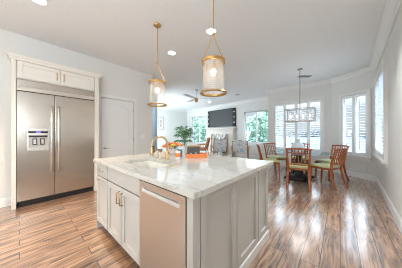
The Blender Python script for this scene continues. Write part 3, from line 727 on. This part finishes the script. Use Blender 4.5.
bm = B(); box(bm, -1.04, 1.04, -.25, -.001, 1.46, 1.52); box(bm, -1.08, 1.08, -.29, -.001, 1.52, 1.56); box(bm, -1.14, 1.14, -.34, -.001, 1.56, 1.62); obj('mantel_shelf', bm, 'mantel', t, bevel=.006)
bm = B(); box(bm, -.70, -.52, -.16, -.002, 0, 1.25); box(bm, .52, .70, -.16, -.002, 0, 1.25); box(bm, -.52, .52, -.16, -.002, 1.02, 1.25); obj('brick_slip', bm, 'brick', t)
bm = B(); box(bm, -.52, .52, -.03, -.003, .0, 1.02); obj('firebox', bm, 'brick', t)
bm = B(); box(bm, -.36, .36, -.036, -.03, .10, .72); obj('fire_glass', bm, 'screen', t)
bm = B(); box(bm, -1.1, 1.1, -.55, -.23, 0, .08); obj('hearth', bm, 'mantel', t)

# white orchid standing on the floor stand by the fireplace
po = onw(4.05, 0, .72)
t = thing('orchid', 'tall white flowering orchid in a pot standing in front of the fireplace', 'plant', po)
bm = B(); lathe(bm, [(0, 0), (.10, 0), (.14, .5), (.12, .5), (.1, .45), (0, .45)], 16); obj('pot', bm, 'white', t)
bm = B()
for i in range(6):
    a = i * 1.05; tube(bm, [(0, 0, .45), (.08 * math.cos(a), .08 * math.sin(a), .85), (.28 * math.cos(a), .28 * math.sin(a), 1.0 + .03 * i)], .006, 5)
obj('stems', bm, 'stem', t)
for i in range(14):
    a = i * 2.4; q = .05 + .24 * math.sqrt(i / 14); bm = B(); c = Vector((q * math.cos(a), q * math.sin(a), 1.12 + .10 * math.sin(i * 1.7)))
    for k in range(5): b_ = k * 2 * PI / 5; ball(bm, c + Vector((.035 * math.cos(b_), 0, .035 * math.sin(b_))), .032, (1, .4, 1), 1)
    obj('flower', bm, 'petalw', t)

# palm in the corner
t = thing('potted_palm', 'leafy green potted palm in the far living room corner', 'plant', (-8.05, 7.45, 0))
bm = B(); lathe(bm, [(0, 0), (.17, 0), (.24, .38), (.25, .42), (.22, .42), (.20, .36), (0, .36)], 24); obj('pot', bm, 'pot', t, smooth=False)
bm = B(); lathe(bm, [(0, .365), (.20, .36)], 24); obj('soil', bm, 'soil', t)
for i in range(26):
    a = i * 2.39996; reach = random.uniform(.30, .74); top = random.uniform(.85, 1.80) - reach * .25; bm = B()
    pts = [Vector((0, 0, .36)) * (1 - u) ** 2 + Vector((.12 * math.cos(a), .12 * math.sin(a), top * 1.2)) * 2 * u * (1 - u) + Vector((reach * math.cos(a), reach * math.sin(a), top)) * u * u for u in [k / 10 for k in range(11)]]
    tube(bm, pts, [.010 - .0007 * k for k in range(11)], 5)
    for k in range(4, 11):
        tdir = (pts[k] - pts[k - 1]).normalized(); sd = tdir.cross(Vector((0, 0, 1))).normalized(); ln = .24 * math.sin((k - 3) / 8 * PI) + .09
        for s in (-1, 1):
            tip = pts[k] + (sd * s * .8 + tdir * .7 + Vector((0, 0, -.28))) * ln; md = pts[k] + (sd * s * .5 + tdir * .35) * ln; wv_ = tdir * .055
            bm.faces.new([bm.verts.new(p) for p in (pts[k], md - wv_, tip, md + wv_)])
    obj('frond', bm, 'leaf', t)

# picture on the far living room wall
t = thing('picture_frame', 'grey framed print hanging on the left living room wall', 'picture', (-9.0, 6.21, 1.96))
bm = B()
for q in ((-.22, .22, -.42, -.38), (-.22, .22, .38, .42), (-.22, -.18, -.38, .38), (.18, .22, -.38, .38)): box(bm, .001, .03, *q)
obj('frame', bm, 'frame', t)
bm = B(); box(bm, .001, .012, -.18, .18, -.38, .38); obj('mat_board', bm, 'plate', t)
bm = B(); box(bm, .012, .014, -.08, .09, -.27, .22); obj('print', bm, 'artwork', t)

def armchair(loc, rz, label, fab, group='wood framed armchairs in the living room', w=.40, top=.95):
    """faces local +y"""
    t = thing('armchair', label, 'armchair', loc, rz, group)
    bm = B(); box(bm, -w + .05, w - .05, -.30, .32, .36, .48); obj('seat', bm, fab, t, bevel=.035)
    bm = B(); hexa(bm, [(-w + .10, -.36, .42), (w - .10, -.36, .42), (w - .10, -.22, .42), (-w + .10, -.22, .42)], [(-w + .10, -.51, top + .02), (w - .10, -.51, top + .02), (w - .10, -.37, top + .02), (-w + .10, -.37, top + .02)]); obj('back_cushion', bm, fab, t, bevel=.035)
    for s in (-1, 1):
        bm = B(); tube(bm, [(s * (w - .07), -.36, 0), (s * (w - .07), -.31, .4), (s * (w - .07), -.45, top - .02)], [.022, .028, .022], 8); obj('back_leg', bm, 'tanwood', t)
        bm = B(); tube(bm, [(s * w, .30, 0), (s * w, .29, .62)], [.020, .026], 8); obj('front_leg', bm, 'tanwood', t)
        bm = B(); tube(bm, [(s * (w - .06), -.38, .68), (s * (w + .02), -.1, .66), (s * (w + .01), .33, .63)], [.022, .03, .026], 8); obj('armrest', bm, 'tanwood', t)
        bm = B(); tube(bm, [(s * (w - .06), -.31, .33), (s * w, .29, .33)], .022, 6); obj('side_rail', bm, 'tanwood', t)
        bm = B()
        for y in (-.18, -.02, .14): tube(bm, [(s * (w - .02), y, .33), (s * (w + .015), y, .66)], .011, 6)
        obj('arm_spindles', bm, 'tanwood', t)
    bm = B(); tube(bm, [(-w + .07, -.455, top - .03), (0, -.485, top - .0), (w - .07, -.455, top - .03)], .024, 8); obj('top_rail', bm, 'tanwood', t)
    return t
ca = math.radians(41.2)
armchair((-4.74, 6.85, 0), ca + .05, 'wood-framed armchair with blue and white cushion, directly below the television', 'bluefab')
armchair((-3.62, 7.0, 0), ca - .25, 'wood-framed armchair with blue and white cushion, nearer the right living room window', 'bluefab')
armchair((-6.05, 6.95, 0), math.radians(120), 'wood-framed armchair with rust-coloured cushions between the palm and the fireplace', 'rust', top=1.02)
armchair((-5.45, 3.3, 0), ca, 'wood-framed armchair with plain blue cushions by the blue-grey wall', 'denim', top=.84, w=.34)

# ------------------------------------------------------------------ dining nook
TX, TY = -.87, 5.18
t = thing('dining_table', 'round glass-topped dining table on a black pedestal in the nook', 'table', (TX, TY, 0))
bm = B(); lathe(bm, [(0, .735), (.735, .735), (.742, .741), (.735, .747), (0, .747)], 56); obj('glass_top', bm, 'tglass', t)
bm = B(); lathe(bm, [(0, 0), (.30, 0), (.32, .03), (.28, .07), (.16, .09), (.11, .15), (.09, .25), (.14, .36), (.16, .44), (.10, .52), (.07, .60), (.12, .68), (.24, .72), (.26, .734), (0, .734)], 28); obj('pedestal', bm, 'pedestal', t, smooth=True)
for k in range(4):
    a = k * PI / 2 + .7; c, s = math.cos(a), math.sin(a); bm = B()
    tube(bm, [(.12 * c, .12 * s, .44), (.28 * c, .28 * s, .40), (.34 * c, .34 * s, .26), (.26 * c, .26 * s, .14), (.34 * c, .34 * s, .05), (.42 * c, .42 * s, .03)], [.03, .035, .035, .03, .035, .03], 8); obj('foot', bm, 'pedestal', t, smooth=True)
t = thing('vase', 'round clear-white glass vase in the middle of the dining table', 'vase', (TX - .02, TY - .05, .7475))
bm = B(); lathe(bm, [(0, 0), (.07, 0), (.13, .05), (.15, .11), (.12, .18), (.05, .23), (.045, .27), (.06, .29), (.053, .29), (.036, .26), (.042, .225), (.11, .175), (.14, .11), (.12, .055), (0, .01)], 28); bmesh.ops.scale(bm, vec=(1.1, 1.1, 1.25), verts=bm.verts)
M['wglass'] = glass('milky_glass', (.95, .97, .98), .1, .7, (.92, .94, .95))
obj('body', bm, 'wglass', t, smooth=True)
bm = B(); torus(bm, .062, .005, .3625, 24, 6); obj('lip', bm, 'white', t)

def dining_chair(loc, rz, label):
    """faces local +y, origin on the floor under the seat"""
    t = thing('dining_chair', label, 'chair', loc, rz, 'dining chairs around the glass table')
    hw = .235
    bm = B(); hexa(bm, [(-.20, -.20, .415), (.20, -.20, .415), (.245, .24, .415), (-.245, .24, .415)], [(-.20, -.20, .455), (.20, -.20, .455), (.245, .24, .455), (-.245, .24, .455)]); obj('seat_frame', bm, 'wood', t, bevel=.006)
    bm = B(); hexa(bm, [(-.195, -.19, .456), (.195, -.19, .456), (.235, .23, .456), (-.235, .23, .456)], [(-.185, -.18, .51), (.185, -.18, .51), (.225, .22, .51), (-.225, .22, .51)]); obj('seat_cushion', bm, 'cushion', t, bevel=.018)
    for s in (-1, 1):
        bm = B(); tube(bm, [(s * .225, .215, .44), (s * .225, .225, .2), (s * .222, .235, 0)], [.027, .024, .018], 4); obj('front_leg', bm, 'wood', t)
        bm = B(); tube(bm, [(s * .225, -.33, 0), (s * .21, -.25, .2), (s * .205, -.21, .42), (s * .21, -.235, .62), (s * .225, -.315, .92)], [.019, .024, .027, .023, .019], 6); obj('back_leg', bm, 'wood', t)
    def back(z): u = (z - .42) / .5; return -.21 - .02 * u - .085 * u * u
    bm = B(); tube(bm, [(-.255, back(.91) + .0, .905), (-.12, back(.92) - .02, .92), (0, back(.92) - .025, .922), (.12, back(.92) - .02, .92), (.255, back(.91), .905)], .020, 6); obj('top_rail', bm, 'wood', t)
    bm = B(); tube(bm, [(-.21, back(.82), .82), (0, back(.82) - .018, .825), (.21, back(.82), .82)], .010, 6); obj('upper_rail', bm, 'wood', t)
    bm = B(); tube(bm, [(-.205, back(.55), .55), (0, back(.55) - .018, .55), (.205, back(.55), .55)], .014, 6); obj('lower_rail', bm, 'wood', t)
    for i in range(5):
        x = -.135 + i * .0675; bow = -.018 * (1 - (x / .21) ** 2)
        bm = B(); tube(bm, [(x, back(z) + bow, z) for z in (.55, .66, .78, .91)], .011, 6); obj('spindle', bm, 'wood', t)
    return t
def place(cx, cy, extra=0):
    a = math.atan2(TY - cy, TX - cx); return (a - PI / 2 + extra)
CH = [((-.76, 4.42), .03, 'reddish wooden slat-back dining chair seen squarely from behind, nearest the viewer'),
      ((-.26, 4.93), -.06, 'reddish wooden dining chair at the right of the table, side-on, nearest the right wall'),
      ((-.22, 5.78), .05, 'reddish wooden dining chair partly hidden behind the side-on chair by the angled window'),
      ((-1.0, 6.05), 0, 'dining chair on the far side of the glass table below the nook window'),
      ((-1.62, 5.66), 0, 'reddish wooden dining chair at the rear left of the table near the nook corner'),
      ((-1.58, 4.86), .05, 'reddish wooden dining chair at the left of the table, just past the island worktop')]
c0 = None
for (x, y), ex, lab in CH:
    rz = place(x, y, ex)
    if c0 is None: c0 = dining_chair((x, y, 0), rz, lab)
    else: dup(c0, (x, y, 0), rz, lab)

# chandelier: rectangular silver lantern
t = thing('chandelier', 'rectangular open silver lantern chandelier with candle bulbs over the dining table', 'chandelier', (-.84, 5.12, H))
bm = B(); lathe(bm, [(0, 0), (.065, 0), (.065, -.018), (.02, -.03), (0, -.03)], 20); obj('canopy', bm, 'silver', t)
bm = B(); rod(bm, (0, 0, -.02), (0, 0, -1.45), .010); obj('stem', bm, 'silver', t)
X, Y, Z0, Z1 = .34, .16, -1.45, -1.11; bm = B(); r_ = .011
for z in (Z0, Z1):
    for y in (-Y, Y): rod(bm, (-X, y, z), (X, y, z), r_, 4)
    for x in (-X, X): rod(bm, (x, -Y, z), (x, Y, z), r_, 4)
for x in (-X, X):
    for y in (-Y, Y): rod(bm, (x, y, Z0), (x, y, Z1), r_, 4)
rod(bm, (-X, 0, Z1), (X, 0, Z1), .008, 4); rod(bm, (-X, 0, Z0), (X, 0, Z0), .008, 4)
obj('lantern_frame', bm, 'silver', t)
for s in (-1, 1):
    bm = B()
    for x0, x1 in ((-X, 0), (0, X)):
        tube(bm, [(x0, s * Y, Z0), ((x0 + x1) / 2, s * Y, Z0 + .06), ((x0 + x1) / 2, s * Y, Z1 - .06), (x1, s * Y, Z1)], .006, 4)
        tube(bm, [(x1, s * Y, Z0), ((x0 + x1) / 2, s * Y, Z1 - .1), (x0, s * Y, Z1)], .006, 4)
    obj('scroll_bars', bm, 'silver', t)
for i, x in enumerate((-.23, -.077, .077, .23)):
    bm = B(); lathe(bm, [(0, Z0), (.028, Z0), (.03, Z0 + .012), (.011, Z0 + .02), (.011, Z0 + .11), (0, Z0 + .11)], 12, (x, 0, 0)); cd = obj('candle', bm, 'white', t)
    bm = B(); ball(bm, (x, 0, Z0 + .145), .018, (1, 1, 1.9)); obj('bulb', bm, 'bulb', cd, smooth=True)
for i in range(10):
    x = -.29 + i * .0645; bm = B()
    for k in range(4): ball(bm, (x, -.12 if i % 2 else .12, Z1 - .03 - k * .045), .016, (1, 1, 1.2), 1)
    obj('crystal_strand', bm, 'crystal', t)

l = bpy.data.lights.new('chandelier_glow', 'POINT'); l.energy = 5; l.shadow_soft_size = .22; l.color = (.96, .98, 1)
o = bpy.data.objects.new('chandelier_glow', l); COL.objects.link(o); o.parent = t; o.location = (0, 0, -1.28)
